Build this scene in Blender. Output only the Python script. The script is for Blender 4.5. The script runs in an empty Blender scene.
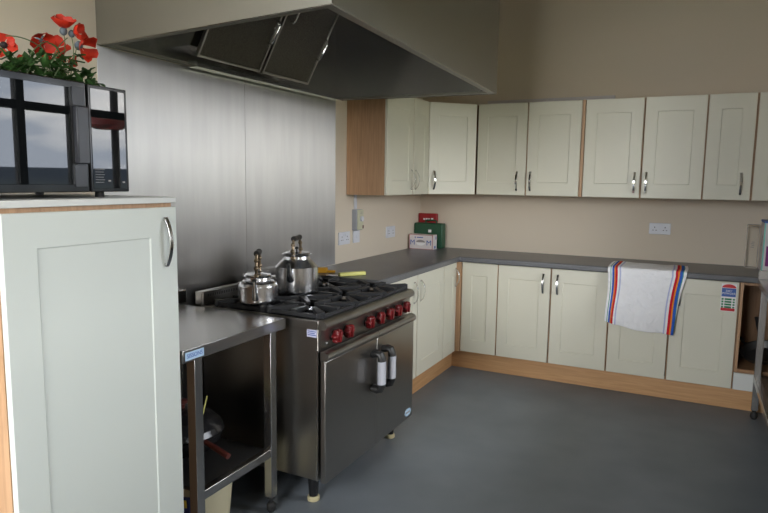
import bpy, bmesh, math, random
from mathutils import Vector, Matrix, noise
random.seed(7)
D = bpy.data
COL = bpy.context.scene.collection
PI = math.pi

# ------------------------------------------------------------------ materials
def mat(name, color=(.8, .8, .8), rough=.5, metal=0., spec=.5, bump=0., bscale=200., stretch=None, var=0., vscale=8., coat=0.,
        aniso=0., arot=0., emis=None):
    m = D.materials.new(name); m.use_nodes = True
    nt = m.node_tree; N = nt.nodes; L = nt.links
    b = N['Principled BSDF']
    b.inputs['Base Color'].default_value = (*color, 1)
    b.inputs['Roughness'].default_value = rough
    b.inputs['Metallic'].default_value = metal
    b.inputs['Specular IOR Level'].default_value = spec
    b.inputs['Coat Weight'].default_value = coat
    co = N.new('ShaderNodeTexCoord'); mp = N.new('ShaderNodeMapping')
    L.new(co.outputs['Object'], mp.inputs['Vector'])
    if stretch: mp.inputs['Scale'].default_value = stretch
    if bump:
        n = N.new('ShaderNodeTexNoise'); n.inputs['Scale'].default_value = bscale; n.inputs['Detail'].default_value = 3
        L.new(mp.outputs[0], n.inputs['Vector'])
        bp = N.new('ShaderNodeBump'); bp.inputs['Strength'].default_value = bump; bp.inputs['Distance'].default_value = .002
        L.new(n.outputs['Fac'], bp.inputs['Height']); L.new(bp.outputs[0], b.inputs['Normal'])
    if var:
        n = N.new('ShaderNodeTexNoise'); n.inputs['Scale'].default_value = vscale; n.inputs['Detail'].default_value = 4
        L.new(mp.outputs[0], n.inputs['Vector'])
        r = N.new('ShaderNodeValToRGB')
        r.color_ramp.elements[0].position = .3; r.color_ramp.elements[1].position = .7
        r.color_ramp.elements[0].color = (*[c * (1 - var) for c in color], 1)
        r.color_ramp.elements[1].color = (*[min(1, c * (1 + var)) for c in color], 1)
        L.new(n.outputs['Fac'], r.inputs['Fac']); L.new(r.outputs[0], b.inputs['Base Color'])
    if aniso:
        b.inputs['Anisotropic'].default_value = aniso; b.inputs['Anisotropic Rotation'].default_value = arot
        t = N.new('ShaderNodeTangent'); t.direction_type = 'UV_MAP'
        L.new(t.outputs[0], b.inputs['Tangent'])
    if emis:
        b.inputs['Emission Color'].default_value = (*color, 1); b.inputs['Emission Strength'].default_value = emis
    return m

def oak_mat(name, c1, c2, axis):
    m = D.materials.new(name); m.use_nodes = True
    nt = m.node_tree; N = nt.nodes; L = nt.links; b = N['Principled BSDF']
    b.inputs['Roughness'].default_value = .45
    co = N.new('ShaderNodeTexCoord'); mp = N.new('ShaderNodeMapping')
    mp.inputs['Scale'].default_value = [2 if axis == k else 38 for k in 'xyz']
    n = N.new('ShaderNodeTexNoise'); n.inputs['Scale'].default_value = 2.2; n.inputs['Detail'].default_value = 6; n.inputs['Distortion'].default_value = .6
    r = N.new('ShaderNodeValToRGB'); r.color_ramp.elements[0].color = (*c1, 1); r.color_ramp.elements[1].color = (*c2, 1)
    r.color_ramp.elements[0].position = .3; r.color_ramp.elements[1].position = .72
    L.new(co.outputs['Object'], mp.inputs['Vector']); L.new(mp.outputs[0], n.inputs['Vector'])
    L.new(n.outputs['Fac'], r.inputs['Fac']); L.new(r.outputs[0], b.inputs['Base Color'])
    return m

def speckle_mat(name, base, dots, rough, scale=260., thr=.62, bump=0., spec=.5):
    m = D.materials.new(name); m.use_nodes = True
    nt = m.node_tree; N = nt.nodes; L = nt.links; b = N['Principled BSDF']
    b.inputs['Roughness'].default_value = rough; b.inputs['Specular IOR Level'].default_value = spec
    co = N.new('ShaderNodeTexCoord')
    n = N.new('ShaderNodeTexNoise'); n.inputs['Scale'].default_value = scale; n.inputs['Detail'].default_value = 2
    n2 = N.new('ShaderNodeTexNoise'); n2.inputs['Scale'].default_value = 3; n2.inputs['Detail'].default_value = 4
    r = N.new('ShaderNodeValToRGB'); r.color_ramp.elements[0].color = (*base, 1); r.color_ramp.elements[1].color = (*dots, 1)
    r.color_ramp.elements[0].position = thr - .12; r.color_ramp.elements[1].position = thr + .08
    mx = N.new('ShaderNodeMix'); mx.data_type = 'RGBA'; mx.blend_type = 'MULTIPLY'; mx.inputs[0].default_value = .5
    r2 = N.new('ShaderNodeValToRGB'); r2.color_ramp.elements[0].color = (.7, .7, .7, 1); r2.color_ramp.elements[1].color = (1.15, 1.15, 1.15, 1)
    r2.color_ramp.elements[0].position = .3; r2.color_ramp.elements[1].position = .7
    L.new(co.outputs['Object'], n.inputs['Vector']); L.new(co.outputs['Object'], n2.inputs['Vector'])
    L.new(n.outputs['Fac'], r.inputs['Fac']); L.new(n2.outputs['Fac'], r2.inputs['Fac'])
    L.new(r.outputs[0], mx.inputs[6]); L.new(r2.outputs[0], mx.inputs[7]); L.new(mx.outputs[2], b.inputs['Base Color'])
    if bump:
        bp = N.new('ShaderNodeBump'); bp.inputs['Strength'].default_value = bump; bp.inputs['Distance'].default_value = .001
        L.new(n.outputs['Fac'], bp.inputs['Height']); L.new(bp.outputs[0], b.inputs['Normal'])
    return m

def glass_mat(name, tint=(1, 1, 1), rough=.02, ior=1.45):
    m = D.materials.new(name); m.use_nodes = True
    nt = m.node_tree; N = nt.nodes; L = nt.links
    N.remove(N['Principled BSDF']); o = N['Material Output']
    t = N.new('ShaderNodeBsdfTransparent'); t.inputs[0].default_value = (*tint, 1)
    g = N.new('ShaderNodeBsdfGlossy'); g.inputs['Roughness'].default_value = rough
    f = N.new('ShaderNodeFresnel'); f.inputs[0].default_value = ior
    x = N.new('ShaderNodeMixShader')
    L.new(f.outputs[0], x.inputs[0]); L.new(t.outputs[0], x.inputs[1]); L.new(g.outputs[0], x.inputs[2]); L.new(x.outputs[0], o.inputs[0])
    return m

def mesh_filter_mat():
    m = D.materials.new('filter_mesh'); m.use_nodes = True
    nt = m.node_tree; N = nt.nodes; L = nt.links; b = N['Principled BSDF']
    b.inputs['Metallic'].default_value = .85; b.inputs['Roughness'].default_value = .5
    co = N.new('ShaderNodeTexCoord')
    v = N.new('ShaderNodeTexVoronoi'); v.inputs['Scale'].default_value = 230
    r = N.new('ShaderNodeValToRGB'); r.color_ramp.elements[0].color = (.20, .185, .16, 1); r.color_ramp.elements[1].color = (.10, .092, .08, 1)
    r.color_ramp.elements[0].position = .15; r.color_ramp.elements[1].position = .55
    bp = N.new('ShaderNodeBump'); bp.inputs['Strength'].default_value = .8; bp.inputs['Distance'].default_value = .004
    L.new(co.outputs['Object'], v.inputs['Vector']); L.new(v.outputs['Distance'], r.inputs['Fac']); L.new(r.outputs[0], b.inputs['Base Color'])
    L.new(v.outputs['Distance'], bp.inputs['Height']); L.new(bp.outputs[0], b.inputs['Normal'])
    return m

def towel_mat():
    m = D.materials.new('striped_cotton'); m.use_nodes = True
    nt = m.node_tree; N = nt.nodes; L = nt.links; b = N['Principled BSDF']
    b.inputs['Roughness'].default_value = .95; b.inputs['Specular IOR Level'].default_value = .1
    u = N.new('ShaderNodeUVMap'); s = N.new('ShaderNodeSeparateXYZ'); r = N.new('ShaderNodeValToRGB')
    r.color_ramp.interpolation = 'CONSTANT'
    W = (.88, .88, .90); B = (.04, .12, .50); O = (.85, .28, .03); R = (.62, .02, .035); V = (.50, .52, .74); G = (.10, .35, .30)
    st = [(0, W), (.035, G), (.045, W), (.055, B), (.085, O), (.098, R), (.128, W), (.152, V), (.17, W),
          (.815, V), (.835, W), (.862, R), (.893, O), (.913, B), (.948, G), (.958, W)]
    el = r.color_ramp.elements
    el[0].position = 0; el[0].color = (*W, 1); el[1].position = .999; el[1].color = (*W, 1)
    for p, c in st[1:]:
        e = el.new(p); e.color = (*c, 1)
    L.new(u.outputs[0], s.inputs[0]); L.new(s.outputs[0], r.inputs['Fac']); L.new(r.outputs[0], b.inputs['Base Color'])
    n = N.new('ShaderNodeTexNoise'); n.inputs['Scale'].default_value = 14; n.inputs['Detail'].default_value = 5; n.inputs['Distortion'].default_value = 1.2
    bp = N.new('ShaderNodeBump'); bp.inputs['Strength'].default_value = .8; bp.inputs['Distance'].default_value = .022
    co = N.new('ShaderNodeTexCoord'); L.new(co.outputs['Object'], n.inputs['Vector'])
    L.new(n.outputs['Fac'], bp.inputs['Height']); L.new(bp.outputs[0], b.inputs['Normal'])
    return m

M = dict(
    wall=mat('cream_wall_paint', (.69, .612, .50), .8, bump=.15, bscale=90, spec=.2),
    ceil=mat('white_ceiling_paint', (.82, .80, .75), .9, spec=.2),
    floor=speckle_mat('blue_grey_vinyl', (.155, .178, .206), (.205, .228, .25), .42, 320, .55, .1, .4),
    cream=mat('ivory_door_lacquer', (.71, .69, .575), .38, var=.015, vscale=3),
    cream_cool_lit=mat('ivory_lacquer_cool_lit', (.68, .72, .67), .38),  # ivory lacquer again, with cooler light on the cupboard put into the colour
    white=mat('white_melamine', (.72, .73, .70), .4),
    oak=oak_mat('oak_upright', (.42, .245, .13), (.57, .35, .20), 'z'),
    oakx=oak_mat('oak_along_back', (.50, .275, .12), (.63, .37, .18), 'x'),
    oaky=oak_mat('oak_along_left', (.50, .275, .12), (.63, .37, .18), 'y'),
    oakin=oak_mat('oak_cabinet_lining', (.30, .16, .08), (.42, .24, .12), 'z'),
    worktop=speckle_mat('charcoal_laminate', (.11, .112, .118), (.19, .195, .21), .33, 420, .55, 0, .5),
    steel=mat('brushed_stainless', (.50, .49, .475), .27, 1, bump=.05, bscale=60, stretch=(1, 30, 1)),
    steelv=mat('brushed_stainless_sheet', (.40, .397, .39), .44, 1, aniso=.97, arot=0., bump=.02, bscale=5, stretch=(1, 5, .6), var=.06, vscale=3.),
    hood=mat('satin_stainless_hood', (.31, .298, .265), .45, 1, bump=.05, bscale=4),
    hoodin=mat('hood_inner_stainless', (.78, .775, .77), .24, 1, bump=.5, bscale=6),
    steeldk=mat('range_stainless', (.38, .365, .34), .28, 1, bump=.05, bscale=50, stretch=(1, 1, 20)),
    chrome=mat('polished_chrome', (.75, .75, .74), .12, 1),
    alu=mat('polished_aluminium', (.74, .75, .78), .2, 1, bump=.02, bscale=25),
    brass=mat('tarnished_brass', (.26, .205, .14), .3, 1),
    blackgloss=mat('black_gloss', (.010, .010, .011), .12, spec=.22),
    blackglass=mat('black_mirror_glass', (.006, .007, .008), .012, spec=.35),
    greygloss=mat('dark_grey_gloss', (.035, .036, .042), .25, spec=.25),
    blackpl=mat('black_plastic', (.018, .018, .018), .4),
    castiron=mat('cast_iron', (.026, .027, .030), .5, spec=.35, bump=.3, bscale=150),
    enamel=mat('black_enamel', (.016, .016, .017), .22),
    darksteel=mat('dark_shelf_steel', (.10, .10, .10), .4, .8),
    redknob=mat('maroon_bakelite', (.17, .010, .012), .3),
    redcase=mat('red_plastic_case', (.32, .008, .012), .45),
    greencase=mat('green_plastic_case', (.012, .075, .035), .45),
    card=mat('white_carton_card', (.70, .66, .66), .7),
    cardedge=mat('pink_carton_print', (.50, .22, .22), .7),
    print_blue=mat('blue_print', (.06, .13, .42), .6),
    print_grey=mat('grey_print', (.30, .28, .27), .6),
    print_white=mat('white_print', (.85, .85, .85), .6),
    print_red=mat('red_print', (.60, .02, .03), .5),
    print_green=mat('green_print', (.03, .22, .09), .6),
    print_yellow=mat('yellow_print', (.85, .60, .03), .6),
    print_purple=mat('purple_print', (.24, .03, .20), .5),
    print_teal=mat('turquoise_print', (.20, .62, .55), .5),
    print_navy=mat('navy_print', (.02, .03, .12), .5),
    label=mat('lavender_label', (.62, .62, .80), .5),
    labelgrey=mat('grey_label', (.50, .51, .56), .5),
    labelblue=mat('pale_blue_label', (.45, .62, .80), .4),
    socket=mat('white_socket_plastic', (.66, .68, .74), .35),
    socketdk=mat('socket_hole', (.05, .05, .06), .6),
    timer=mat('beige_timer_plastic', (.55, .55, .40), .45),
    timergrey=mat('grey_timer_plastic', (.36, .38, .42), .45),
    yellow=mat('yellow_green_plastic', (.80, .78, .24), .4),
    amber=mat('amber_wood', (.60, .30, .015), .5),
    blade=mat('knife_steel', (.6, .6, .6), .25, 1),
    towel=towel_mat(),
    leaf=mat('silk_leaf_green', (.035, .10, .02), .6, var=.5, vscale=14),
    stem=mat('silk_stem_green', (.14, .20, .09), .6),
    poppy=mat('poppy_red_silk', (.52, .022, .004), .65, var=.25, vscale=30),
    pod=mat('poppy_pod_grey', (.13, .16, .19), .7),
    poppyblack=mat('poppy_black_centre', (.02, .015, .015), .8),
    tub=mat('cream_bucket_plastic', (.72, .66, .45), .45),
    rubber=mat('black_rubber', (.02, .02, .02), .6),
    footcream=mat('cream_foot', (.62, .55, .33), .5),
    redhandle=mat('dark_red_handle', (.10, .02, .015), .5),
    trunk=mat('lilac_grey_trunking', (.60, .57, .57), .5),
    frame=mat('dark_window_frame', (.05, .05, .055), .5),
    filter=mesh_filter_mat(),
    pane=glass_mat('window_glass', rough=.0),
    clear=glass_mat('clear_plastic', (.985, .985, .98), .3, 1.03),
    post=mat('dark_post', (.02, .02, .025), .6),
    yard=mat('grey_yard', (.22, .22, .19), .9, var=.3, vscale=2),
    bounce_ground=mat('daylight_bounce_ground', (.58, .56, .52), .9, var=.1, vscale=1.5),
    redpost=mat('dark_red_paint', (.25, .012, .012), .4),
)

# ------------------------------------------------------------------ builders
class Fr:
    """flat frame: a runs along the front, b runs out of the front, z up"""
    def __init__(s, o, u, n): s.o = Vector((o[0], o[1], 0)); s.u = Vector((u[0], u[1], 0)); s.n = Vector((n[0], n[1], 0))
    def p(s, a, b, z): return s.o + s.u * a + s.n * b + Vector((0, 0, z))
WORLD = Fr((0, 0), (1, 0), (0, 1))

class MB:
    def __init__(s): s.bm = bmesh.new(); s.uv = None
    def v(s, *p):
        return s.bm.verts.new(p if len(p) == 3 else p[0])
    def face(s, vs):
        try: return s.bm.faces.new(vs)
        except ValueError: return None
    def box(s, a, b, fr=WORLD):
        (x0, y0, z0), (x1, y1, z1) = a, b
        V = [s.v(fr.p(x, y, z)) for z in (z0, z1) for (x, y) in ((x0, y0), (x1, y0), (x1, y1), (x0, y1))]
        for f in ((3, 2, 1, 0), (4, 5, 6, 7), (0, 1, 5, 4), (1, 2, 6, 5), (2, 3, 7, 6), (3, 0, 4, 7)): s.face([V[i] for i in f])
        return s
    def hexa(s, pts):
        V = [s.v(p) for p in pts]
        for f in ((3, 2, 1, 0), (4, 5, 6, 7), (0, 1, 5, 4), (1, 2, 6, 5), (2, 3, 7, 6), (3, 0, 4, 7)): s.face([V[i] for i in f])
        return s
    def prism(s, pts, z0, z1, fr=WORLD):
        A = [s.v(fr.p(x, y, z0)) for x, y in pts]; B = [s.v(fr.p(x, y, z1)) for x, y in pts]
        n = len(pts); s.face(A[::-1]); s.face(B)
        for i in range(n): s.face([A[i], A[(i + 1) % n], B[(i + 1) % n], B[i]])
        return s
    def extrude(s, pts, d):
        """closed 3-D polygon pushed along the vector d"""
        A = [s.v(Vector(p)) for p in pts]; B = [s.v(Vector(p) + Vector(d)) for p in pts]
        n = len(pts); s.face(A[::-1]); s.face(B)
        for i in range(n): s.face([A[i], A[(i + 1) % n], B[(i + 1) % n], B[i]])
        return s
    def tube(s, path, r, n=10, caps=True, flat=1.):
        path = [Vector(p) for p in path]; rings = []
        rr = r if isinstance(r, (list, tuple)) else [r] * len(path)
        t = (path[1] - path[0]).normalized()
        up = Vector((0, 0, 1)) if abs(t.z) < .9 else Vector((1, 0, 0))
        x = t.cross(up).normalized()
        for i, p in enumerate(path):
            t = (path[min(i + 1, len(path) - 1)] - path[max(i - 1, 0)]).normalized()
            x = (x - t * x.dot(t)).normalized(); y = t.cross(x)
            rings.append([s.v(p + (x * math.cos(2 * PI * k / n) + y * math.sin(2 * PI * k / n) * flat) * rr[i]) for k in range(n)])
        for A, B in zip(rings, rings[1:]):
            for k in range(n): s.face([A[k], A[(k + 1) % n], B[(k + 1) % n], B[k]])
        if caps: s.face(rings[0][::-1]); s.face(rings[-1])
        return s
    def lathe(s, prof, c, n=32, axis=None):
        c = Vector(c); Z = Vector(axis or (0, 0, 1)).normalized()
        X = Z.orthogonal().normalized(); Y = Z.cross(X); rings = []
        q = []
        for (ra, za), (rb, zb_) in zip(prof, prof[1:]):
            q.append((ra, za)); l = math.hypot(rb - ra, zb_ - za)
            if l > .012:
                for t_ in (.0025 / l, 1 - .0025 / l): q.append((ra + (rb - ra) * t_, za + (zb_ - za) * t_))
        for r, z in q + [prof[-1]]:
            if r < 1e-6: rings.append([s.v(c + Z * z)])
            else: rings.append([s.v(c + Z * z + (X * math.cos(2 * PI * k / n) + Y * math.sin(2 * PI * k / n)) * r) for k in range(n)])
        for A, B in zip(rings, rings[1:]):
            for k in range(n):
                j = (k + 1) % n
                if len(A) == 1 and len(B) == 1: continue
                if len(A) == 1: s.face([A[0], B[k], B[j]])
                elif len(B) == 1: s.face([A[k], A[j], B[0]])
                else: s.face([A[k], A[j], B[j], B[k]])
        if len(rings[0]) > 1: s.face(rings[0][::-1])
        if len(rings[-1]) > 1: s.face(rings[-1])
        return s
    def ball(s, c, r, n=14, sq=(1, 1, 1)):
        c = Vector(c); st = len(s.bm.verts)
        s.lathe([(r * math.sin(PI * i / 10), -r * math.cos(PI * i / 10)) for i in range(11)], (0, 0, 0), n)
        s.bm.verts.ensure_lookup_table()
        for v in list(s.bm.verts)[st:]: v.co = Vector((v.co.x * sq[0], v.co.y * sq[1], v.co.z * sq[2])) + c
        return s
    def build(s, name, m, parent=None, bevel=0., smooth=True, seg=2, solid=0., sub=0, fix=True, angle=38):
        if fix: bmesh.ops.recalc_face_normals(s.bm, faces=s.bm.faces[:])
        off = Vector((0, 0, 0)); q = parent
        while q is not None: off += Vector(q.location); q = q.parent
        me = D.meshes.new(name)
        if off.length: bmesh.ops.translate(s.bm, vec=-off, verts=s.bm.verts[:])
        s.bm.to_mesh(me); s.bm.free()
        for mm in (m if isinstance(m, (list, tuple)) else [m]): me.materials.append(mm)
        o = D.objects.new(name, me); COL.objects.link(o)
        if parent is not None: o.parent = parent
        if smooth:
            for p in me.polygons: p.use_smooth = True
            me.set_sharp_from_angle(angle=math.radians(angle))
        if solid:
            md = o.modifiers.new('s', 'SOLIDIFY'); md.thickness = solid; md.offset = 0
        if sub:
            md = o.modifiers.new('u', 'SUBSURF'); md.levels = sub; md.render_levels = sub
        if bevel:
            md = o.modifiers.new('b', 'BEVEL'); md.width = bevel; md.segments = seg; md.limit_method = 'ANGLE'; md.angle_limit = math.radians(40)
            md.harden_normals = False
        return o

def thing(name, label, cat, loc=(0, 0, 0), group=None):
    o = D.objects.new(name, None); COL.objects.link(o); o.location = loc; o.empty_display_size = .05
    o['label'] = label; o['category'] = cat
    if group: o['group'] = group
    return o
def tag(o, label, cat, group=None):
    o['label'] = label; o['category'] = cat
    if group: o['group'] = group
    return o
def struct(o):
    o['kind'] = 'structure'; return o

def text(name, body, size, origin, ux, uz, m, parent, align='CENTER', bold=0.):
    """flat lettering laid on a surface; ux along the line, uz up the letters"""
    cu = D.curves.new(name, 'FONT'); cu.body = body; cu.size = size; cu.align_x = align; cu.align_y = 'CENTER'
    cu.extrude = .0004; cu.offset = bold; cu.space_line = .9
    t = D.objects.new(name + '_src', cu); COL.objects.link(t)
    dg = bpy.context.evaluated_depsgraph_get(); me = D.meshes.new_from_object(t.evaluated_get(dg))
    D.objects.remove(t); D.curves.remove(cu)
    ux = Vector(ux).normalized(); uz = Vector(uz).normalized(); un = ux.cross(uz)
    off = Vector((0, 0, 0)); q = parent
    while q is not None: off += Vector(q.location); q = q.parent
    mx = Matrix((ux, uz, un)).transposed().to_4x4(); mx.translation = Vector(origin) - off
    me.transform(mx); me.materials.clear(); me.materials.append(m); me.name = name
    o = D.objects.new(name, me); COL.objects.link(o); o.parent = parent
    return o

# ------------------------------------------------------------------ camera (solved from the photograph)
C0 = Vector((2.2291, -5.1974, 1.4924)); yaw, pit, rol, FPX = -.4629, -.1212, .0134, 622.165
f = Vector((math.sin(yaw) * math.cos(pit), math.cos(yaw) * math.cos(pit), math.sin(pit)))
r0 = Vector((math.cos(yaw), -math.sin(yaw), 0)); u0 = r0.cross(f)
rr = r0 * math.cos(rol) + u0 * math.sin(rol); uu = -r0 * math.sin(rol) + u0 * math.cos(rol)
cam = D.cameras.new('camera'); co = D.objects.new('camera', cam); COL.objects.link(co)
cam.sensor_width = 36; cam.lens = FPX * 36 / 768; cam.clip_start = .05
mw = Matrix((rr, uu, -f)).transposed().to_4x4(); mw.translation = C0; co.matrix_world = mw
bpy.context.scene.camera = co

# ------------------------------------------------------------------ room shell
XR, YF, ZC = 3.30, -7.0, 3.30
struct(MB().box((-.1, YF - .1, -.1), (XR + .1, .1, 0)).build('floor', M['floor'], smooth=False))
struct(MB().box((-.1, YF - .1, ZC), (XR + .1, .1, ZC + .1)).build('ceiling', M['ceil'], smooth=False))
struct(MB().box((-.1, YF, 0), (0, 0, ZC)).build('wall_left', M['wall'], smooth=False))
struct(MB().box((-.1, 0, 0), (XR + .1, .1, ZC)).build('wall_back', M['wall'], smooth=False))
FW = (.06, 1.80, .70, 3.15)      # unseen window added behind the camera to light the back wall
g = MB(); g.box((-.1, YF - .1, 0), (FW[0], YF, ZC)); g.box((FW[1], YF - .1, 0), (XR + .1, YF, ZC))
g.box((FW[0], YF - .1, 0), (FW[1], YF, FW[2])); g.box((FW[0], YF - .1, FW[3]), (FW[1], YF, ZC))
struct(g.build('wall_front', M['wall'], smooth=False))
g = MB(); t = .05; ya, yb_ = YF - .08, YF - .02
g.box((FW[0], ya, FW[2]), (FW[1], yb_, FW[2] + t)); g.box((FW[0], ya, FW[3] - t), (FW[1], yb_, FW[3]))
for x in (FW[0], .62, 1.20, FW[1] - t): g.box((x, ya, FW[2] + t), (x + t, yb_, FW[3] - t))
fr = struct(g.build('window_3', M['frame'], smooth=False))
MB().box((FW[0] + t, YF - .052, FW[2] + t), (FW[1] - t, YF - .047, FW[3] - t)).build('pane', M['pane'], fr, smooth=False)
WINS = [(-2.75, -1.22, 1.06, 2.26), (-6.6, -5.0, 1.06, 2.45)]
w = MB(); ys = [YF] + [y for a in sorted(WINS) for y in a[:2]] + [0]
for k in range(0, len(ys), 2): w.box((XR, ys[k], 0), (XR + .1, ys[k + 1], ZC))
for a in WINS:
    w.box((XR, a[0], 0), (XR + .1, a[1], a[2])); w.box((XR, a[0], a[3]), (XR + .1, a[1], ZC))
struct(w.build('wall_right', M['wall'], smooth=False))
for i, (y0, y1, z0, z1) in enumerate(WINS):
    g = MB(); t = .05; x0, x1 = XR + .02, XR + .08
    g.box((x0, y0, z0), (x1, y1, z0 + t)); g.box((x0, y0, z1 - t), (x1, y1, z1))
    g.box((x0, y0, z0 + t), (x1, y0 + t, z1 - t)); g.box((x0, y1 - t, z0 + t), (x1, y1, z1 - t))
    ms = (-2.27, -1.84) if i == 0 else (-6.07, -5.53)
    for y in ms: g.box((x0, y - .03, z0 + t), (x1, y + .03, z1 - t))
    g.box((x0 + .002, y0 + t, 1.975), (x1 - .002, y1 - t, 2.035))
    fr = struct(g.build('window_%d' % (i + 1), M['frame'], smooth=False))
    MB().box((XR + .047, y0 + t, z0 + t), (XR + .052, y1 - t, z1 - t)).build('pane', M['pane'], fr, smooth=False)
    MB().box((XR - .06, y0 - .03, z0 - .03), (XR + .018, y1 + .03, z0 - .001)).build('sill', M['white'], fr, .004)

# something red-topped on a dark post outside, seen mirrored in the microwave
t = thing('garden_post', 'dark outdoor post with a red head, seen mirrored in the microwave control panel', 'post', (3.8, -1.05, 0))
MB().tube([(3.8, -1.05, .001), (3.8, -1.05, 2.32)], .035, 10).build('pole', M['post'], t)
MB().lathe([(0, 0), (.12, .0), (.17, .03), (.165, .09), (.10, .14), (0, .15)], (3.8, -1.12, 1.93), 20).build('red_head', M['redpost'], t)
struct(MB().box((XR + .12, -9, -.1), (9, 3, 0)).build('ground', M['yard'], smooth=False))
struct(MB().box((-4, -16, -.1), (XR + .11, YF - .12, 0)).build('ground', M['bounce_ground'], smooth=False))  # unseen pale ground, added to bounce daylight onto the upper back wall

# ------------------------------------------------------------------ handles and doors
def bow_handle(name, fr, a, z0, z1, b0, parent, w=.014, out=.030):
    m = MB(); n = 14; P = []
    for i in range(n + 1):
        s_ = i / n; z = z0 + (z1 - z0) * s_; b = b0 + .004 + out * math.sin(PI * s_) ** .8
        P.append((b, z))
    rows = []
    for i, (b, z) in enumerate(P):
        ii, jj = max(i - 1, 0), min(i + 1, n)
        tb, tz = P[jj][0] - P[ii][0], P[jj][1] - P[ii][1]; l = math.hypot(tb, tz); nb, nz = tz / l, -tb / l
        h = .0025
        rows.append([m.v(fr.p(a - w / 2, b - nb * h, z - nz * h)), m.v(fr.p(a + w / 2, b - nb * h, z - nz * h)),
                     m.v(fr.p(a + w / 2, b + nb * h, z + nz * h)), m.v(fr.p(a - w / 2, b + nb * h, z + nz * h))])
    for A, B in zip(rows, rows[1:]):
        for k in range(4): m.face([A[k], A[(k + 1) % 4], B[(k + 1) % 4], B[k]])
    m.face(rows[0][::-1]); m.face(rows[-1])
    for z in (z0 + .006, z1 - .006): m.box((a - w / 2, b0 + .0002, z - .006), (a + w / 2, b0 + .008, z + .006), fr)
    return m.build(name, M['chrome'], parent, .0008)

def shaker(name, fr, a0, a1, z0, z1, parent, b0=.001, th=.019, fs=.08, ft=.10, m='cream', fs2=None, dep=.0055):
    g = MB(); b1 = b0 + th; w = a1 - a0
    fs = min(fs, w * .28); f2 = fs2 or fs
    def ring(x0, x1, y0, y1, b): return [g.v(fr.p(x, b, z)) for x, z in ((x0, y0), (x1, y0), (x1, y1), (x0, y1))]
    e = .002
    R = [ring(a0, a1, z0, z1, b0), ring(a0, a1, z0, z1, b1 - e), ring(a0 + e, a1 - e, z0 + e, z1 - e, b1),
         ring(a0 + fs, a1 - f2, z0 + ft, z1 - ft, b1), ring(a0 + fs + .004, a1 - f2 - .004, z0 + ft + .004, z1 - ft - .004, b1 - dep)]
    g.face(R[0][::-1]); g.face(R[-1])
    for A, B in zip(R, R[1:]):
        for k in range(4): g.face([A[k], A[(k + 1) % 4], B[(k + 1) % 4], B[k]])
    return g.build(name, M[m], parent, smooth=False)

def carcass(fr, a0, a1, depth, z0, z1, parent, m='oak', shelf=False, name='carcass', lips=()):
    g = MB(); t = .018
    g.box((a0, -depth, z0), (a0 + t, 0, z1), fr); g.box((a1 - t, -depth, z0), (a1, 0, z1), fr)
    g.box((a0 + t, -depth, z0), (a1 - t, 0, z0 + t), fr); g.box((a0 + t, -depth, z1 - t), (a1 - t, 0, z1), fr)
    g.box((a0 + t, -depth, z0 + t), (a1 - t, -depth + .008, z1 - t), fr)
    for a in lips: g.box((a - .0015, .0002, z0 + .002), (a + .0015, .017, z1 - .002), fr)
    return g.build(name, M[m], parent, smooth=False)

def unit(label, fr, a0, a1, depth, z0, z1, doors, group, name='wall_cabinet', cat='cabinet', extra=None):
    """doors: (a0, a1, handle a or None, 'top'/'bottom')"""
    mid = fr.p((a0 + a1) / 2, -depth / 2, z0)
    t = thing(name, label, cat, tuple(mid), group)
    carcass(fr, a0, a1, depth, z0, z1, t, lips=[(p[1] + q[0]) / 2 for p, q in zip(doors, doors[1:])] + [a1 - .0015])
    ds = []
    for d0, d1, ha, end in doors:
        d = shaker('door', fr, d0 + .002, d1 - .0035, z0 + .001, z1 - .001, t)
        ds.append(d)
        if ha is not None:
            h0, h1 = (z0 + .038, z0 + .186) if end == 'bottom' else (z1 - .190, z1 - .042)
            bow_handle('handle', fr, ha, h0, h1, .020, d)
    return t, ds

LEFTB = Fr((.560, 0), (0, 1), (1, 0)); BACKB = Fr((0, -.560), (1, 0), (0, -1))
LEFTW = Fr((.300, 0), (0, 1), (1, 0)); BACKW = Fr((0, -.300), (1, 0), (0, -1))
GB, GW = 'ivory base cabinets under the worktop', 'ivory wall cabinets above the worktop'
Z0, Z1 = .149, .866

# --- base cabinets
unit('ivory base cabinet just right of the range cooker, two doors, on the left wall', LEFTB, -1.985, -.876, .555, Z0, Z1,
     [(-1.985, -1.375, -1.437, 'top'), (-1.372, -.876, -1.325, 'top')], GB, 'base_cabinet')
unit('narrow ivory base cabinet at the inner corner facing the window side', LEFTB, -.873, -.605, .555, Z0, Z1,
     [(-.873, -.607, -.640, 'top')], GB, 'base_cabinet')
at_, _ = unit('narrow ivory base cabinet without a handle, with the oak corner post', BACKB, .6125, .903, .555, Z0, Z1,
     [(.6135, .903, None, 'top')], GB, 'base_cabinet')
MB().box((.562, -.603, Z0), (.6105, -.566, Z1)).build('corner_post', M['oak'], at_, .001)
unit('ivory double base cabinet with two handles side by side, left of the tea towel', BACKB, .905, 1.716, .555, Z0, Z1,
     [(.906, 1.304, 1.251, 'top'), (1.310, 1.716, 1.356, 'top')], GB, 'base_cabinet')
ct, cds = unit('ivory double base cabinet behind the tea towel, red and blue sign on one door', BACKB, 1.720, 2.520, .555, Z0, Z1,
     [(1.722, 2.112, 2.06, 'top'), (2.118, 2.518, 2.17, 'top')], GB, 'base_cabinet')
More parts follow.
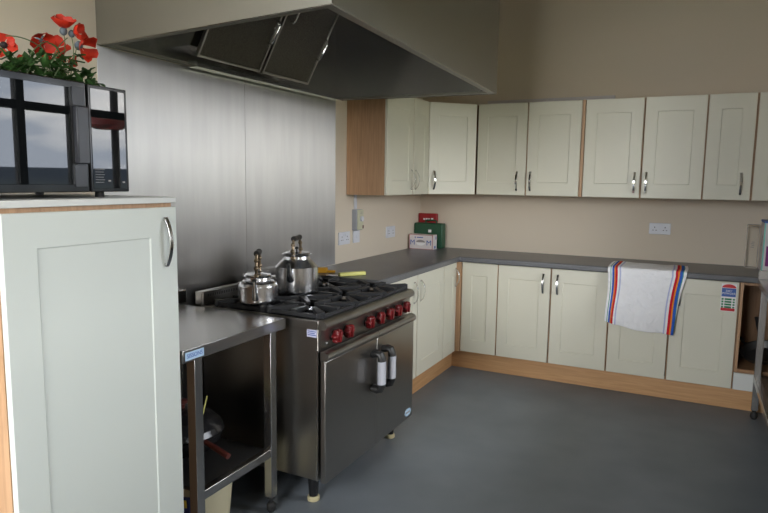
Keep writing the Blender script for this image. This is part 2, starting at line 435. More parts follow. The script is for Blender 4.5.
# sign on the right-hand door
def sign(door):
    y = -.5802; X = lambda a: 2.414 + a
    s = MB(); s.box((2.414, y - .0012, .668), (2.502, y, .852)).build('safety_sign', M['print_white'], door, smooth=False)
    y2 = y - .0018
    pts = [(2.417, .825), (2.499, .825)] + [(2.458 + .041 * math.cos(PI * k / 12), .825 + .024 * math.sin(PI * k / 12)) for k in range(1, 12)]
    MB().extrude([(x, y - .0011, z) for x, z in pts], (0, -.0006, 0)).build('sign_red_header', M['print_red'], door, smooth=False)
    MB().box((2.417, y2, .766), (2.499, y - .0011, .822)).build('sign_blue_band', M['print_blue'], door, smooth=False)
    MB().box((2.417, y2, .671), (2.499, y - .0011, .690)).build('sign_red_footer', M['print_red'], door, smooth=False)
    g = MB()
    for k in range(4):
        z = .749 - k * .0175
        g.box((2.419, y2, z - .006), (2.431, y - .0011, z + .006)); g.box((2.437, y2, z - .006), (2.477, y - .0011, z + .006)); g.box((2.484, y2, z - .005), (2.496, y - .0011, z + .005))
    g.build('sign_green_rows', M['print_green'], door, smooth=False)
    text('sign_lettering', 'DRY\nPOWDER', .0185, (2.458, y - .0022, .795), (1, 0, 0), (0, 0, 1), M['print_white'], door)
sign(cds[1])

# open cabinet at the right end
t = thing('open_cabinet', 'open oak base cabinet without a door at the right end, dark pans inside', 'cabinet', (2.9, -.3, Z0))
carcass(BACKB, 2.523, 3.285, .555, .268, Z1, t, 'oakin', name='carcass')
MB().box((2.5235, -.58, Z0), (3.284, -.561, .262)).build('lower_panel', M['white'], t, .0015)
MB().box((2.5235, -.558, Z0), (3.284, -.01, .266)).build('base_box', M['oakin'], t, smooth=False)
MB().box((2.5235, -.579, .269), (2.541, -.561, Z1)).build('edge_strip', M['oak'], t, smooth=False)

# plinths
tag(MB().box((.51, -1.985, .001), (.53, -.531, .1475)).build('plinth', M['oaky'], None, .001), 'oak plinth board running along the left wall beneath the cabinets beside the cooker', 'plinth', 'oak plinths')
tag(MB().box((.511, -.53, .001), (3.285, -.51, .1475)).build('plinth', M['oakx'], None, .001), 'long oak plinth board along the back wall beneath the cabinets', 'plinth', 'oak plinths')

# worktop, L-shaped with rounded front edge
g = MB()
g.prism([(.001, -1.99), (.6, -1.99), (.6, -.6), (3.285, -.6), (3.285, -.001), (.001, -.001)], .8685, .91)
wt = g.build('worktop', M['worktop'], None, .009, seg=4, angle=50)
tag(wt, 'long charcoal speckled worktop turning the corner over the base cabinets', 'worktop')

# --- wall cabinets
WZ0, WZ1 = 1.391, 2.108
unit('ivory double wall cabinet with oak side panel, hung beside the steel splashback', LEFTW, -1.346, -.604, .297, WZ0, WZ1,
     [(-1.346, -.899, -.935, 'bottom'), (-.896, -.604, -.858, 'bottom')], GW)
# diagonal corner unit
t = thing('wall_cabinet', 'diagonal ivory wall cabinet set across the corner of the room', 'cabinet', (.2, -.2, WZ0), GW)
g = MB(); g.prism([(.003, -.601), (.300, -.601), (.601, -.300), (.601, -.003), (.003, -.003)], WZ0, WZ1); g.build('carcass', M['oak'], t, smooth=False)
s2 = math.sqrt(.5); DG = Fr((.303, -.603), (s2, s2), (s2, -s2)); dl = .298 / s2
d = shaker('door', DG, .010, dl - .004, WZ0 + .001, WZ1 - .001, t)
bow_handle('handle', DG, .052, WZ0 + .038, WZ0 + .186, .020, d)
unit('ivory double wall cabinet right beside the diagonal corner cabinet', BACKW, .622, 1.429, .297, WZ0, WZ1,
     [(.623, 1.022, .953, 'bottom'), (1.026, 1.427, 1.060, 'bottom')], GW)
fu_, _ = unit('ivory wall cabinet with the oak filler strip at its left, handle at right', BACKW, 1.451, 1.857, .297, WZ0, WZ1,
     [(1.452, 1.855, 1.815, 'bottom')], GW)
MB().box((1.4305, -.318, WZ0), (1.4495, -.003, WZ1)).build('end_panel', M['oak'], fu_, .001)
unit('ivory single wall cabinet above the back wall socket, handle at its left edge', BACKW, 1.860, 2.259, .297, WZ0, WZ1,
     [(1.862, 2.258, 1.894, 'bottom')], GW)
unit('narrow ivory wall cabinet second from the right end, handle at its right edge', BACKW, 2.261, 2.553, .297, WZ0, WZ1,
     [(2.262, 2.551, 2.488, 'bottom')], GW)
unit('ivory wall cabinet at the right edge of the photo, cut off by the frame', BACKW, 2.557, 2.957, .297, WZ0, WZ1,
     [(2.559, 2.955, 2.91, 'bottom')], GW)
tag(MB().box((.605, -.034, 2.125), (1.615, -.001, 2.168)).build('cable_trunking', M['trunk'], None, .002), 'pale grey trunking strip on the back wall just above the wall cabinets', 'trunking')

# ------------------------------------------------------------------ splashback sheets
def sheet(y0, y1, z0, z1, label, ext=None):
    m = MB(); uv = m.bm.loops.layers.uv.new('UVMap')
    m.box((.0008, y0, z0), (.0030, y1, z1))
    if ext: m.box((.0008, y1, .9115), (.0030, ext, z1))
    for f_ in m.bm.faces:
        for l in f_.loops: l[uv].uv = (l.vert.co.y, l.vert.co.z)
    o = m.build('steel_splashback', M['steelv'], None, smooth=False)
    return tag(o, label, 'splashback', 'brushed steel splashback sheets')
sheet(-3.383, -2.455, .001, 2.024, 'brushed steel splashback sheet on the wall behind the steel table and small kettle')
sheet(-2.452, -2.000, .001, 2.024, 'brushed steel splashback sheet nearer the worktop, right of the vertical seam', -1.50)

# ------------------------------------------------------------------ extractor hood
t = thing('extractor_hood', 'big stainless steel extractor hood hung over the range cooker', 'extractor hood', (.5, -2.44, 2.03))
HA, HB, HX, HT = -3.383, -1.500, 1.120, ZC - .002
def zb(x, y): return 2.026 + (.040 * x / HX if y < -2.4 else -.010 * x / HX)
g = MB()
def hv(x, y, z=None): return g.v(x, y, zb(x, y) if z is None else z)
L_ = .042
ot = [(.004, HA), (HX, HA), (HX, HB), (.004, HB)]; it = [(.032, HA + L_), (HX - L_, HA + L_), (HX - L_, HB - L_), (.032, HB - L_)]
A = [hv(x, y) for x, y in ot]; B = [hv(x, y) for x, y in it]; T = [hv(x, y, HT) for x, y in ot]
B2 = [g.v(v.co.x, v.co.y, v.co.z + .012) for v in B]
i2 = [(.006, HA + .004), (HX - .004, HA + .004), (HX - .004, HB - .004), (.006, HB - .004)]
E1 = [hv(x, y, zb(x, y) + .012) for x, y in i2]; E2 = [hv(x, y, 2.72) for x, y in i2]
for k in range(4):
    j = (k + 1) % 4
    for P_, Q_ in ((A, T), (B, A), (B2, B), (E1, B2), (E2, E1)):
        ff = g.face([P_[k], P_[j], Q_[j], Q_[k]])
        if (P_ is E2): ff.material_index = 1
g.face(T); ff = g.face(E2[::-1]); ff.material_index = 1
g.build('canopy', [M['hood'], M['hoodin']], t, smooth=False)
# bright drip edge along the bottom
g = MB()
def rod(p, q, r_=.0025): g.tube([p, q], r_, 8)
e = .003
rod((.03, HA + e, zb(0, HA) - .001), (HX - e, HA + e, zb(HX, HA) - .001)); rod((HX - e, HA + e, zb(HX, HA) - .001), (HX - e, HB - e, zb(HX, HB) - .001))
rod((HX - e, HB - e, zb(HX, HB) - .001), (.03, HB - e, zb(0, HB) - .001))
g.build('drip_edge', M['steel'], t)
# filter housing (plenum) and gutter
FY = [-2.945, -2.485, -2.465, -2.03]
b0, b1 = Vector((.112, 0, 2.058)), Vector((.335, 0, 2.455))
up = (b1 - b0).normalized(); nr = Vector((up.z, 0, -up.x))
g = MB()
g.extrude([(.008, FY[0] - .01, 2.10), (.098, FY[0] - .01, 2.10), (.31, FY[0] - .01, 2.475), (.31, FY[0] - .01, 2.70), (.008, FY[0] - .01, 2.70)], (0, FY[3] - FY[0] + .02, 0))
g.build('plenum', M['hoodin'], t, smooth=False)
g = MB()
ga, gb = FY[0] + .04, HB - .05
g.box((.034, ga, 2.014), (.092, gb, 2.019)); g.box((.034, ga, 2.019), (.038, gb, 2.050)); g.box((.088, ga, 2.019), (.092, gb, 2.032))
g.box((.038, ga, 2.019), (.088, ga + .004, 2.040)); g.box((.038, -2.30, 2.019), (.088, -2.294, 2.034))
g.build('grease_gutter', M['alu'], t, smooth=False)
for k in range(2):
    y0, y1 = FY[2 * k], FY[2 * k + 1]
    def fp(y, s_, n_): return Vector((0, y, 0)) + b0 + up * s_ + nr * n_
    H = (b1 - b0).length
    g = MB()
    def fbox(ya, yb, sa, sb, n0, n1):
        g.hexa([fp(ya, sa, n0), fp(yb, sa, n0), fp(yb, sb, n0), fp(ya, sb, n0), fp(ya, sa, n1), fp(yb, sa, n1), fp(yb, sb, n1), fp(ya, sb, n1)])
    fbox(y0 + .011, y1 - .011, .011, H - .011, .006, .014)
    fo = g.build('grease_filter', M['filter'], t, smooth=False)
    g = MB()
    for a_ in ((y0, y1, 0, .011), (y0, y1, H - .011, H), (y0, y0 + .011, .011, H - .011), (y1 - .011, y1, .011, H - .011)): fbox(*a_, .002, .022)
    g.build('filter_frame', M['steeldk'], fo, .002)
    for yy in ((y1 - .035,) if k == 0 else (y0 + .05, y1 - .035)):
        sm = .22 if not (k and yy < -2.2) else .36
        g = MB(); q = [(sm - .06, .023), (sm - .06, .045), (sm - .045, .052), (sm + .045, .052), (sm + .06, .045), (sm + .06, .023)]
        g.tube([fp(yy, a_, n_) for a_, n_ in q], .005, 8); g.build('handle', M['chrome'], fo)

# ------------------------------------------------------------------ tall cupboard with microwave
CF = Fr((.630, 0), (0, 1), (1, 0))
t = thing('kitchen_cupboard', 'tall ivory cupboard with oak sides in the left foreground carrying the microwave', 'cupboard', (.32, -3.92, 0))
MB().box((.003, -4.222, .12), (.629, -3.622, 1.4085)).build('carcass', M['oak'], t, smooth=False)
MB().box((.003, -4.200, 0), (.58, -3.64, .1195)).build('plinth', M['oak'], t, smooth=False)
MB().box((.003, -4.226, 1.409), (.650, -3.619, 1.428)).build('top_board', M['white'], t, .002)
d = shaker('door', CF, -4.2195, -3.6195, .122, 1.395, t, fs=.093, ft=.096, fs2=.113, m='cream_cool_lit', dep=.003)
bow_handle('handle', CF, -3.672, 1.197, 1.362, .020, d, w=.015, out=.024)

t = thing('microwave_oven', 'black mirror-fronted microwave oven on top of the ivory cupboard', 'microwave', (.36, -3.99, 1.428))
MB().box((.14, -4.252, 1.446), (.548, -3.742, 1.769)).build('casing', M['blackpl'], t, .004)
MB().box((.5485, -4.254, 1.446), (.567, -3.888, 1.772)).build('door', M['blackgloss'], t, .003)
dr = t.children[-1]
MB().box((.5662, -4.23, 1.468), (.5690, -3.945, 1.752)).build('door_glass', M['blackglass'], dr, .001)
MB().box((.5662, -3.942, 1.470), (.568, -3.9225, 1.750)).build('handle_recess', M['blackpl'], dr, .001)
MB().box((.5672, -3.938, 1.530), (.588, -3.896, 1.700)).build('door_handle', M['greygloss'], dr, .004)
MB().box((.5672, -3.938, 1.702), (.5705, -3.896, 1.756)).build('door_trim', M['greygloss'], dr, .001)
MB().box((.5672, -3.938, 1.462), (.5705, -3.896, 1.527)).build('door_trim', M['greygloss'], dr, .001)
MB().box((.5485, -3.884, 1.446), (.568, -3.740, 1.770)).build('control_panel', M['blackgloss'], t, .003)
cp = t.children[-1]
MB().box((.5675, -3.876, 1.456), (.5695, -3.750, 1.760)).build('panel_glass', M['blackglass'], cp, .001)
g = MB()
for k in range(6): g.box((.5693, -3.868, 1.475 + k * .008), (.5697, -3.838 + .004 * (k % 2), 1.4765 + k * .008))
MB().box((.5693, -3.822, 1.478), (.5697, -3.812, 1.483)).build('button_mark', M['print_grey'], cp, smooth=False); MB().box((.5693, -3.768, 1.474), (.5697, -3.758, 1.479)).build('button_mark', M['print_grey'], cp, smooth=False)
g.build('panel_marks', M['print_grey'], cp, smooth=False)
for (x, y) in ((.5, -4.2), (.5, -3.80), (.2, -4.2), (.2, -3.80)): MB().lathe([(.014, 0), (.014, .018)], (x, y, 1.4283), 14).build('foot', M['rubber'], t)

# ------------------------------------------------------------------ poppies
TOPZ = 1.769
t = thing('poppy_bouquet', 'bunch of red artificial poppies with green foliage on the microwave', 'flowers', (.30, -3.80, TOPZ))
g = MB(); rnd = random.Random(3)
MB().lathe([(.05, .0005), (.06, .03), (.055, .032), (.045, .006), (0, .006)], (.30, -3.83, TOPZ), 20).build('pot', M['blackpl'], t)
def leaf(g, p, d, ln, wd, up_):
    d = Vector(d).normalized(); s_ = d.cross(Vector((0, 0, 1)))
    s_ = s_.normalized() if s_.length > .01 else Vector((1, 0, 0)); nn = s_.cross(d)
    pr = None
    for i, (a, w_, h) in enumerate(((0, .12, 0), (.3, .8, .10), (.5, 1, .15), (.62, .5, .14), (.75, .7, .10), (1, .05, -.05))):
        c = Vector(p) + d * ln * a + nn * ln * h * up_
        c.z = max(c.z, TOPZ + .003)
        A_ = [g.v(c - s_ * wd * w_ + nn * .004), g.v(c), g.v(c + s_ * wd * w_ + nn * .004)]
        for q in A_: q.co.z = max(q.co.z, TOPZ + .003); q.co.x = max(q.co.x, .012)
        if pr:
            g.face([pr[0], pr[1], A_[1], A_[0]]); g.face([pr[1], pr[2], A_[2], A_[1]])
        pr = A_
for k in range(520):
    y = rnd.uniform(-4.17, -3.705); x = rnd.uniform(.18, .42)
    hmax = .105 if -3.88 < y < -3.74 else .07
    z = TOPZ + .008 + rnd.random() ** 1.2 * hmax * (1 - .6 * max(0, (y + 3.77) / .065))
    a = rnd.uniform(0, 2 * PI); el = rnd.uniform(-.3, .9)
    leaf(g, (x, y, z), (math.cos(a) * math.cos(el), math.sin(a) * math.cos(el), math.sin(el)), rnd.uniform(.03, .058), rnd.uniform(.008, .016), rnd.uniform(-.5, 1))
g.build('foliage', M['leaf'], t, fix=False)
flowers = [((.30, -3.960, 1.889), .036, (.75, -.55, .1), 'b'), ((.30, -3.835, 1.928), .040, (.5, -.2, -.3), 'p'), ((.31, -3.760, 1.985), .036, (.45, -.25, 1), 'p'),
           ((.32, -3.725, 1.972), .032, (.8, .35, .15), 'p'), ((.27, -3.762, 1.925), .042, (.7, -.2, .5), 'n'), ((.34, -3.715, 1.928), .040, (.9, .15, -.25), 'p'),
           ((.28, -3.78, 1.885), .034, (.8, -.1, .2), 'n'), ((.26, -3.815, 1.905), .034, (.7, .3, .3), 'n'), ((.33, -3.925, 1.850), .017, (.6, -.4, .4), 'n'), ((.28, -3.715, 1.885), .026, (.7, .3, -.2), 'n')]
for c, R_, ax, kind in flowers:
    ax = Vector(ax).normalized(); X = ax.orthogonal().normalized(); Y = ax.cross(X); c = Vector(c)
    g = MB()
    for pt in range(5):
        a0 = 2 * PI * pt / 5 + rnd.uniform(-.2, .2); rows = []
        for i in range(5):
            s_ = i / 4; wd = (.20 + .80 * math.sin(PI * min(.5, s_ * .55))) * .75; row = []
            for j in range(5):
                a = a0 + (j / 4 - .5) * 2 * wd
                rad = R_ * (.06 + s_ * (1 + .12 * math.sin(3 * a + pt)) * (1 - .12 * abs(j - 2) * (i == 4)))
                hh = R_ * ((1.15 if kind == 'p' else .5) * s_ ** 1.5 * .8 + .10 * math.sin(5 * a + pt * 2) * s_ - .15)
                row.append(g.v(c + X * math.cos(a) * rad + Y * math.sin(a) * rad + ax * (hh + pt * .0006)))
            rows.append(row)
        for A_, B_ in zip(rows, rows[1:]):
            for j in range(4): g.face([A_[j], A_[j + 1], B_[j + 1], B_[j]])
    fl = g.build('flower', M['poppy'], t, fix=False)
    if kind == 'p': MB().ball(c - ax * R_ * .38, R_ * .34, 12, (1, 1, 1.15)).build('seed_pod', M['pod'], fl)
    if kind == 'b': MB().ball(c + ax * R_ * .02, R_ * .30, 12).build('flower_centre', M['poppyblack'], fl)
    st = Vector((.30 + rnd.uniform(-.04, .04), c.y * .6 + -3.83 * .4, TOPZ + .035)); e_ = c - ax * R_ * .5
    mid = (st + e_) / 2 + Vector((rnd.uniform(.0, .04), rnd.uniform(-.03, .03), .025))
    P = [st * (1 - s_) ** 2 + mid * 2 * s_ * (1 - s_) + e_ * s_ ** 2 for s_ in [i / 8 for i in range(9)]]
    MB().tube(P, .0016, 6).build('stem', M['stem'], t)
for (a, b_, c_) in (((.34, -3.93, 1.83), (.33, -3.86, 1.935), (.30, -3.79, 1.93)), ((.36, -3.99, 1.905), (.36, -3.93, 1.92), (.34, -3.86, 1.895)), ((.37, -3.87, 1.80), (.36, -3.84, 1.90), (.30, -3.74, 1.955)), ((.38, -3.90, 1.79), (.39, -3.86, 1.87), (.37, -3.80, 1.90)),
                    ((.38, -3.86, 1.79), (.40, -3.85, 1.86), (.38, -3.80, 1.82)), ((.38, -3.95, 1.79), (.40, -3.92, 1.88), (.38, -3.89, 1.83))):
    a, b_, c_ = Vector(a), Vector(b_), Vector(c_)
    MB().tube([a * (1 - s_) ** 2 + b_ * 2 * s_ * (1 - s_) + c_ * s_ ** 2 for s_ in [i / 8 for i in range(9)]], .0018, 6).build('stem', M['stem'], t)

# ------------------------------------------------------------------ steel table on the left
t = thing('steel_table', 'stainless steel work table between the ivory cupboard and the range cooker', 'table', (.33, -3.3, 0))
TA, TB, TX, TZ = -3.608, -2.995, .652, .889
g = MB(); g.box((.006, TA, TZ - .047), (TX, TB, TZ)); g.build('tabletop', M['steel'], t, .002)
tt = t.children[-1]
MB().box((.006, TA, TZ + .0005), (.026, TB + .05, TZ + .062)).build('upstand', M['steel'], t, .002)
MB().box((.6525, TA + .010, TZ - .040), (.6532, TA + .103, TZ - .010)).build('maker_label', M['labelblue'], tt, smooth=False)
text('maker_lettering', 'SISSONS', .0215, (.6536, TA + .0565, TZ - .025), (0, 1, 0), (0, 0, 1), M['print_blue'], tt)
for x in (.580, .03):
    for y in (-3.520, -3.062):
        lg = MB().box((x, y, .075), (x + .040, y + .040, TZ - .048)).build('leg', M['steel'], t, .002)
        MB().lathe([(.017, .0745), (.017, .066), (.008, .060), (.008, .046), (.014, .044), (.021, .034), (.021, .012), (.013, .0005)], (x + .020, y + .020, 0), 18).build('foot', M['rubber'], lg)
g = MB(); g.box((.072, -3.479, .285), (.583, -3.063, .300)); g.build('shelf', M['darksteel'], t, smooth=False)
MB().box((.584, -3.479, .266), (.616, -3.063, .303)).build('shelf_rail', M['steel'], t, .002)
MB().box((.034, -3.479, .262), (.066, -3.063, .284)).build('shelf_rail', M['steel'], t, .002)

# wok with lid on the shelf
t = thing('wok', 'black lidded wok with a dark red handle on the steel table shelf', 'wok', (.285, -3.25, .3005))
wc = (.285, -3.25, .3005)
MB().lathe([(.07, .0), (.115, .022), (.155, .065), (.172, .10), (.176, .10), (.165, .065), (.12, .02), (.06, .006), (0, .005)], wc, 36).build('pan', M['enamel'], t)
MB().lathe([(.172, .101), (.176, .106), (.165, .130), (.13, .165), (.08, .188), (.03, .196), (0, .197)], wc, 36).build('lid', M['enamel'], t)
MB().lathe([(.010, .1975), (.012, .215), (.024, .222), (.024, .232), (0, .236)], wc, 18).build('lid_knob', M['redhandle'], t)
MB().tube([(.446, -3.295, .398), (.52, -3.305, .385), (.592, -3.312, .368)], [.009, .0125, .012], 10).build('handle', M['redhandle'], t)
tag(MB().tube([(.52, -3.425, .3055), (.455, -3.35, .42), (.40, -3.22, .562)], .003, 6).build('yellow_skewer', M['yellow'], None), 'thin yellow-green stick leaning up beside the lidded wok', 'skewer')

# cream bucket under the shelf
t = thing('bucket', 'cream plastic tub with a dark blue and yellow label beneath the table shelf', 'bucket', (.40, -3.275, .0005))
bc = (.40, -3.275, .0005)
MB().lathe([(.118, 0), (.140, .235), (.146, .236), (.146, .247), (0, .248)], bc, 40).build('tub', M['tub'], t)
g = MB()
for k in range(14):
    a0, a1 = math.radians(-130 + k * 5.0), math.radians(-130 + (k + 1) * 5.0)
    P = []
    for z in (.03, .20):
        r_ = .118 + .022 * z / .235 + .0012
        P += [(bc[0] + r_ * math.cos(a), bc[1] + r_ * math.sin(a), z) for a in ((a0, a1) if z < .1 else (a1, a0))]
    g.face([g.v(p) for p in P])
g.build('paper_label', M['print_navy'], t, solid=.0008)
pl_ = t.children[-1]
g = MB()
for (d0, d1, z0, z1) in ((-125, -100, .10, .18), (-96, -74, .05, .09), (-92, -70, .15, .185), (-120, -101, .04, .07)):
    for k in range(4):
        a0 = math.radians(d0 + (d1 - d0) * k / 4); a1 = math.radians(d0 + (d1 - d0) * (k + 1) / 4); P = []
        for z in (z0, z1):
            r_ = .118 + .022 * z / .235 + .0026
            P += [(bc[0] + r_ * math.cos(a), bc[1] + r_ * math.sin(a), z) for a in ((a0, a1) if z == z0 else (a1, a0))]
        g.face([g.v(p) for p in P])
g.build('label_print', M['print_yellow'], pl_, solid=.0005)

# ------------------------------------------------------------------ range cooker
RA, RB, RXF, RXB = -2.957, -2.018, .838, .135
t = thing('range_cooker', 'stainless steel six-burner range cooker with two oven doors and red knobs', 'cooker', (.48, -2.49, 0))
MB().box((RXB, RA + .002, .150), (.795, RB - .002, .866)).build('body', M['steeldk'], t, .003)
# hob rim: side rims and front bull-nose
g = MB()
g.box((RXB, RA, .8665), (.80, RA + .014, .886)); g.box((RXB, RB - .014, .8665), (.80, RB, .886)); g.box((RXB, RA + .0145, .8665), (RXB + .05, RB - .0145, .880))
g.box((RXB, RA - .006, .846), (.80, RA - .0002, .886)); g.build('hob_rim', M['steeldk'], t, .002)
prof = [(.770, .868), (.770, .886), (.812, .888), (.826, .884), (.836, .873), (.838, .862), (.836, .852), (.830, .846), (.812, .846), (.800, .752), (.796, .752), (.796, .866)]
g = MB(); g.extrude([(x, RA, z) for x, z in prof], (0, RB - RA, 0)); g.build('control_panel', M['steeldk'], t, angle=35)
cpn = t.children[-1]
MB().box((RXB + .052, RA + .0145, .8665), (.769, RB - .0145, .872)).build('spill_tray', M['enamel'], t, smooth=False)
# rear riser with slots
g = MB(); g.box((RXB, RA, .887), (RXB + .012, RB, .952)); g.box((RXB - .04, RA, .887), (RXB - .001, RB, .950)); g.build('rear_flue', M['steeldk'], t, .002)
rf = t.children[-1]
g = MB(); y = RA + .03
while y < RB - .03: g.box((RXB + .0122, y, .925), (RXB + .0132, y + .005, .938)); y += .013
g.build('flue_slot', M['blackpl'], rf, smooth=False)
rf.children[-1]['kind'] = 'stuff'
# knobs
for y in (-2.845, -2.738, -2.528, -2.417, -2.308, -2.208, -2.102):
    c = Vector((.8075, y, .800)); ax = Vector((.99, 0, -.12)).normalized()
    g = MB(); g.lathe([(.028, 0), (.028, .006), (0, .006)], c - ax * .0005, 24, ax); kb = g.build('knob', M['blackpl'], t)
    X = Vector((0, 1, 0)); Y = ax.cross(X); g = MB(); pts = []
    for k in range(48):
        a = 2 * PI * k / 48; r_ = .0290 + .0048 * math.cos(6 * a); pts.append((a, r_))
    rings = []
    for (zz, s_) in ((.0065, .92), (.010, 1.), (.026, 1.), (.033, .9), (.035, .75)):
        rings.append([g.v(c + ax * zz + (X * math.cos(a) + Y * math.sin(a)) * r_ * s_) for a, r_ in pts])
    for A_, B_ in zip(rings, rings[1:]):
        for k in range(48): g.face([A_[k], A_[(k + 1) % 48], B_[(k + 1) % 48], B_[k]])
    g.face(rings[-1]); g.face(rings[0][::-1])
    g.hexa([c + ax * (.0351 if i < 4 else .043) + X * sx + Y * sy for i, (sx, sy) in enumerate([(-.006, -.024), (.006, -.024), (.006, .024), (-.006, .024)] * 2)])
    g.build('grip', M['redknob'], kb, .001)
for y in (-2.90,):
    MB().lathe([(.004, 0), (.004, .003), (0, .0035)], (.8035, y + .0, .775), 10, (1, 0, 0)).build('indicator', M['print_white'], cpn)
# doors
def door(y0, y1, hy, lab):
    z0, z1 = .146, .708
    g = MB(); g.box((.809, y0, z0), (.836, y1, z1)); d = g.build('oven_door', M['steeldk'], t, .004)
    g = MB(); pr = [(.809, .7085), (.842, .7085), (.850, .716), (.850, .730), (.842, .742), (.828, .747), (.809, .747)]
    g.extrude([(x, y0, z) for x, z in pr], (0, y1 - y0, 0)); g.build('door_lip', M['steeldk'], d, angle=50)
    g = MB(); z_0, z_1, w2 = .447, .650, .0
    P = [(.837, z_0 + .015), (.866, z_0 + .008), (.880, z_0 + .012), (.888, z_0 + .03), (.889, z_1 - .03), (.881, z_1 - .012), (.866, z_1 - .008), (.837, z_1 - .015)]
    g.tube([(x, hy, z) for x, z in P], [.024] * 8, 12, True, .8); g.build('handle', M['blackpl'], d)
    g = MB(); g.tube([(.8890, hy, z_0 + .042), (.8890, hy, z_1 - .045)], .0252, 14, True, .8); g.build('handle_sleeve', M['labelgrey'], d)
    return d
d1 = door(RA - .002, -2.472, -2.520, None); d2 = door(-2.469, RB + .004, -2.405, None)
g = MB(); g.lathe([(.030, 0), (.030, .0015), (0, .0018)], (0, 0, 0), 32, (1, 0, 0))
for v in g.bm.verts: v.co = Vector((v.co.x + .8362, v.co.y * 1.35 - 2.077, v.co.z * .75 + .185))
g.build('badge', M['labelblue'], d2)
g = MB(); g.box((.8379, -2.102, .181), (.8385, -2.052, .189)); g.build('badge_print', M['print_grey'], d2, smooth=False)
MB().box((.737, RA + .0012, .808), (.788, RA + .0019, .842)).build('side_sticker', M['label'], t, smooth=False)
g = MB()
for k in range(3): g.box((.741, RA + .0006, .816 + k * .008), (.784 - .006 * (k % 2), RA + .0012, .8195 + k * .008))
g.build('sticker_print', M['print_blue'], t.children[-1], smooth=False)
# front edge trim of the side panel
MB().box((.785, RA - .0004, .150), (.7955, RA + .0015, .750)).build('side_trim', M['steel'], t, smooth=False)
for x in (.712, .20):
    for y in (-2.865, -2.05):
        lg = MB().lathe([(.026, .1495), (.026, .10), (.021, .024)], (x, y, 0), 20).build('leg', M['enamel'], t)
        MB().lathe([(.026, .0235), (.029, .018), (.029, .004), (.026, .0005)], (x, y, 0), 20).build('foot', M['footcream'], lg)
# burners and pan supports: 3 along, 2 deep
ny, nx = 3, 2
gy0, gy1, gx0, gx1 = RA + .016, RB - .016, RXB + .055, .806
cw, cd = (gy1 - gy0) / ny, (gx1 - gx0) / nx
for j in range(nx):
    for i in range(ny):
        cx, cy = gx0 + cd * (j + .5), gy0 + cw * (i + .5)
        if j == 1: pass
        bn = MB().lathe([(.062, .8725), (.062, .878), (.048, .880), (.048, .886)], (min(cx, .69), cy, 0), 28).build('burner', M['castiron'], t)
        MB().lathe([(.050, .8862), (.050, .893), (.040, .897), (0, .898)], (min(cx, .69), cy, 0), 28).build('burner_cap', M['enamel'], bn)
        hx, hy = cd / 2 - .003, cw / 2 - .003; zt, zl = .917, .8895
        g = MB(); b_ = .014
        zr = .906
        for (xa, ya, xb, yb) in ((-hx, -hy, hx, -hy + b_), (-hx, hy - b_, hx, hy), (-hx, -hy + b_, -hx + b_, hy - b_), (hx - b_, -hy + b_, hx, hy - b_)):
            g.box((cx + xa, cy + ya, zl), (cx + xb, cy + yb, zr))
        for k in range(8):
            a = 2 * PI * k / 8 + PI / 8 * 0; dx, dy = math.cos(a), math.sin(a)
            ro = min(hx / max(abs(dx), 1e-6), hy / max(abs(dy), 1e-6)) - .004; ri = .035 if k % 2 == 0 else .062
            q = Vector((-dy, dx, 0)); c = Vector((cx, cy, 0)); d_ = Vector((dx, dy, 0)); wv = .013 if k % 2 == 0 else .014
            pts = [c + d_ * ri - q * wv * .6, c + d_ * ro - q * wv * 1.3, c + d_ * ro + q * wv * 1.3, c + d_ * ri + q * wv * .6]
            g.hexa([p + Vector((0, 0, .898 if n_ in (0, 3) else zl)) for n_, p in enumerate(pts)] + [p + Vector((0, 0, zt)) for p in pts])
        for sx in (-1, 1):
            for sy in (-1, 1): g.box((cx + sx * (hx - .008) - .006, cy + sy * (hy - .008) - .006, .8722 if cx + sx * hx < .76 else .8885), (cx + sx * (hx - .008) + .006, cy + sy * (hy - .008) + .006, zl))
        g.build('pan_support', M['castiron'], t, .003)

# ------------------------------------------------------------------ kettles
def kettle(label, c, ang, R_, prof_body, rim, lid, sp, hh, hw, kz):
    t = thing('kettle', label, 'kettle', c, 'aluminium kettles on the hob')
    MB().lathe(prof_body, c, 48).build('body', M['alu'], t, angle=22)
    l_ = MB().lathe(lid, c, 40).build('lid', M['alu'], t)
    kn = MB().lathe([(.004, kz), (.004, kz + .008), (.009, kz + .011), (.010, kz + .018), (.006, kz + .023), (0, kz + .024)], c, 16).build('lid_knob', M['blackpl'], l_)
    d_ = Vector((math.cos(ang), math.sin(ang), 0)); C_ = Vector(c)
    P = [C_ + d_ * a + Vector((0, 0, z)) for a, z, _ in sp]
    MB().tube(P, [q for _, _, q in sp], 14).build('spout', M['alu'], t)
    z0, z1 = hh
    for s_ in (-1, 1):
        g = MB(); col = [C_ + d_ * s_ * hw * 1.0 + Vector((0, 0, z0)), C_ + d_ * s_ * hw * 1.15 + Vector((0, 0, z0 + (z1 - z0) * .35)), C_ + d_ * s_ * hw * 1.05 + Vector((0, 0, z0 + (z1 - z0) * .7)), C_ + d_ * s_ * hw * .80 + Vector((0, 0, z1))]
        g.tube(col, [.008, .007, .0075, .007], 10)
        g.ball(col[0], .0135, 10); g.ball(col[1], .012, 10); g.ball(col[2], .0115, 10)
        g.build('handle_bracket', M['brass'], t)
    g = MB(); A_ = C_ + d_ * -hw * .95 + Vector((0, 0, z1)); B_ = C_ + d_ * hw * .95 + Vector((0, 0, z1)); n_ = 8
    g.tube([A_.lerp(B_, i / n_) for i in range(n_ + 1)], [.013, .015, .012, .0125, .013, .0125, .012, .015, .013], 12)
    g.build('handle_grip', M['blackpl'], t)
    return t
KZ = .9175
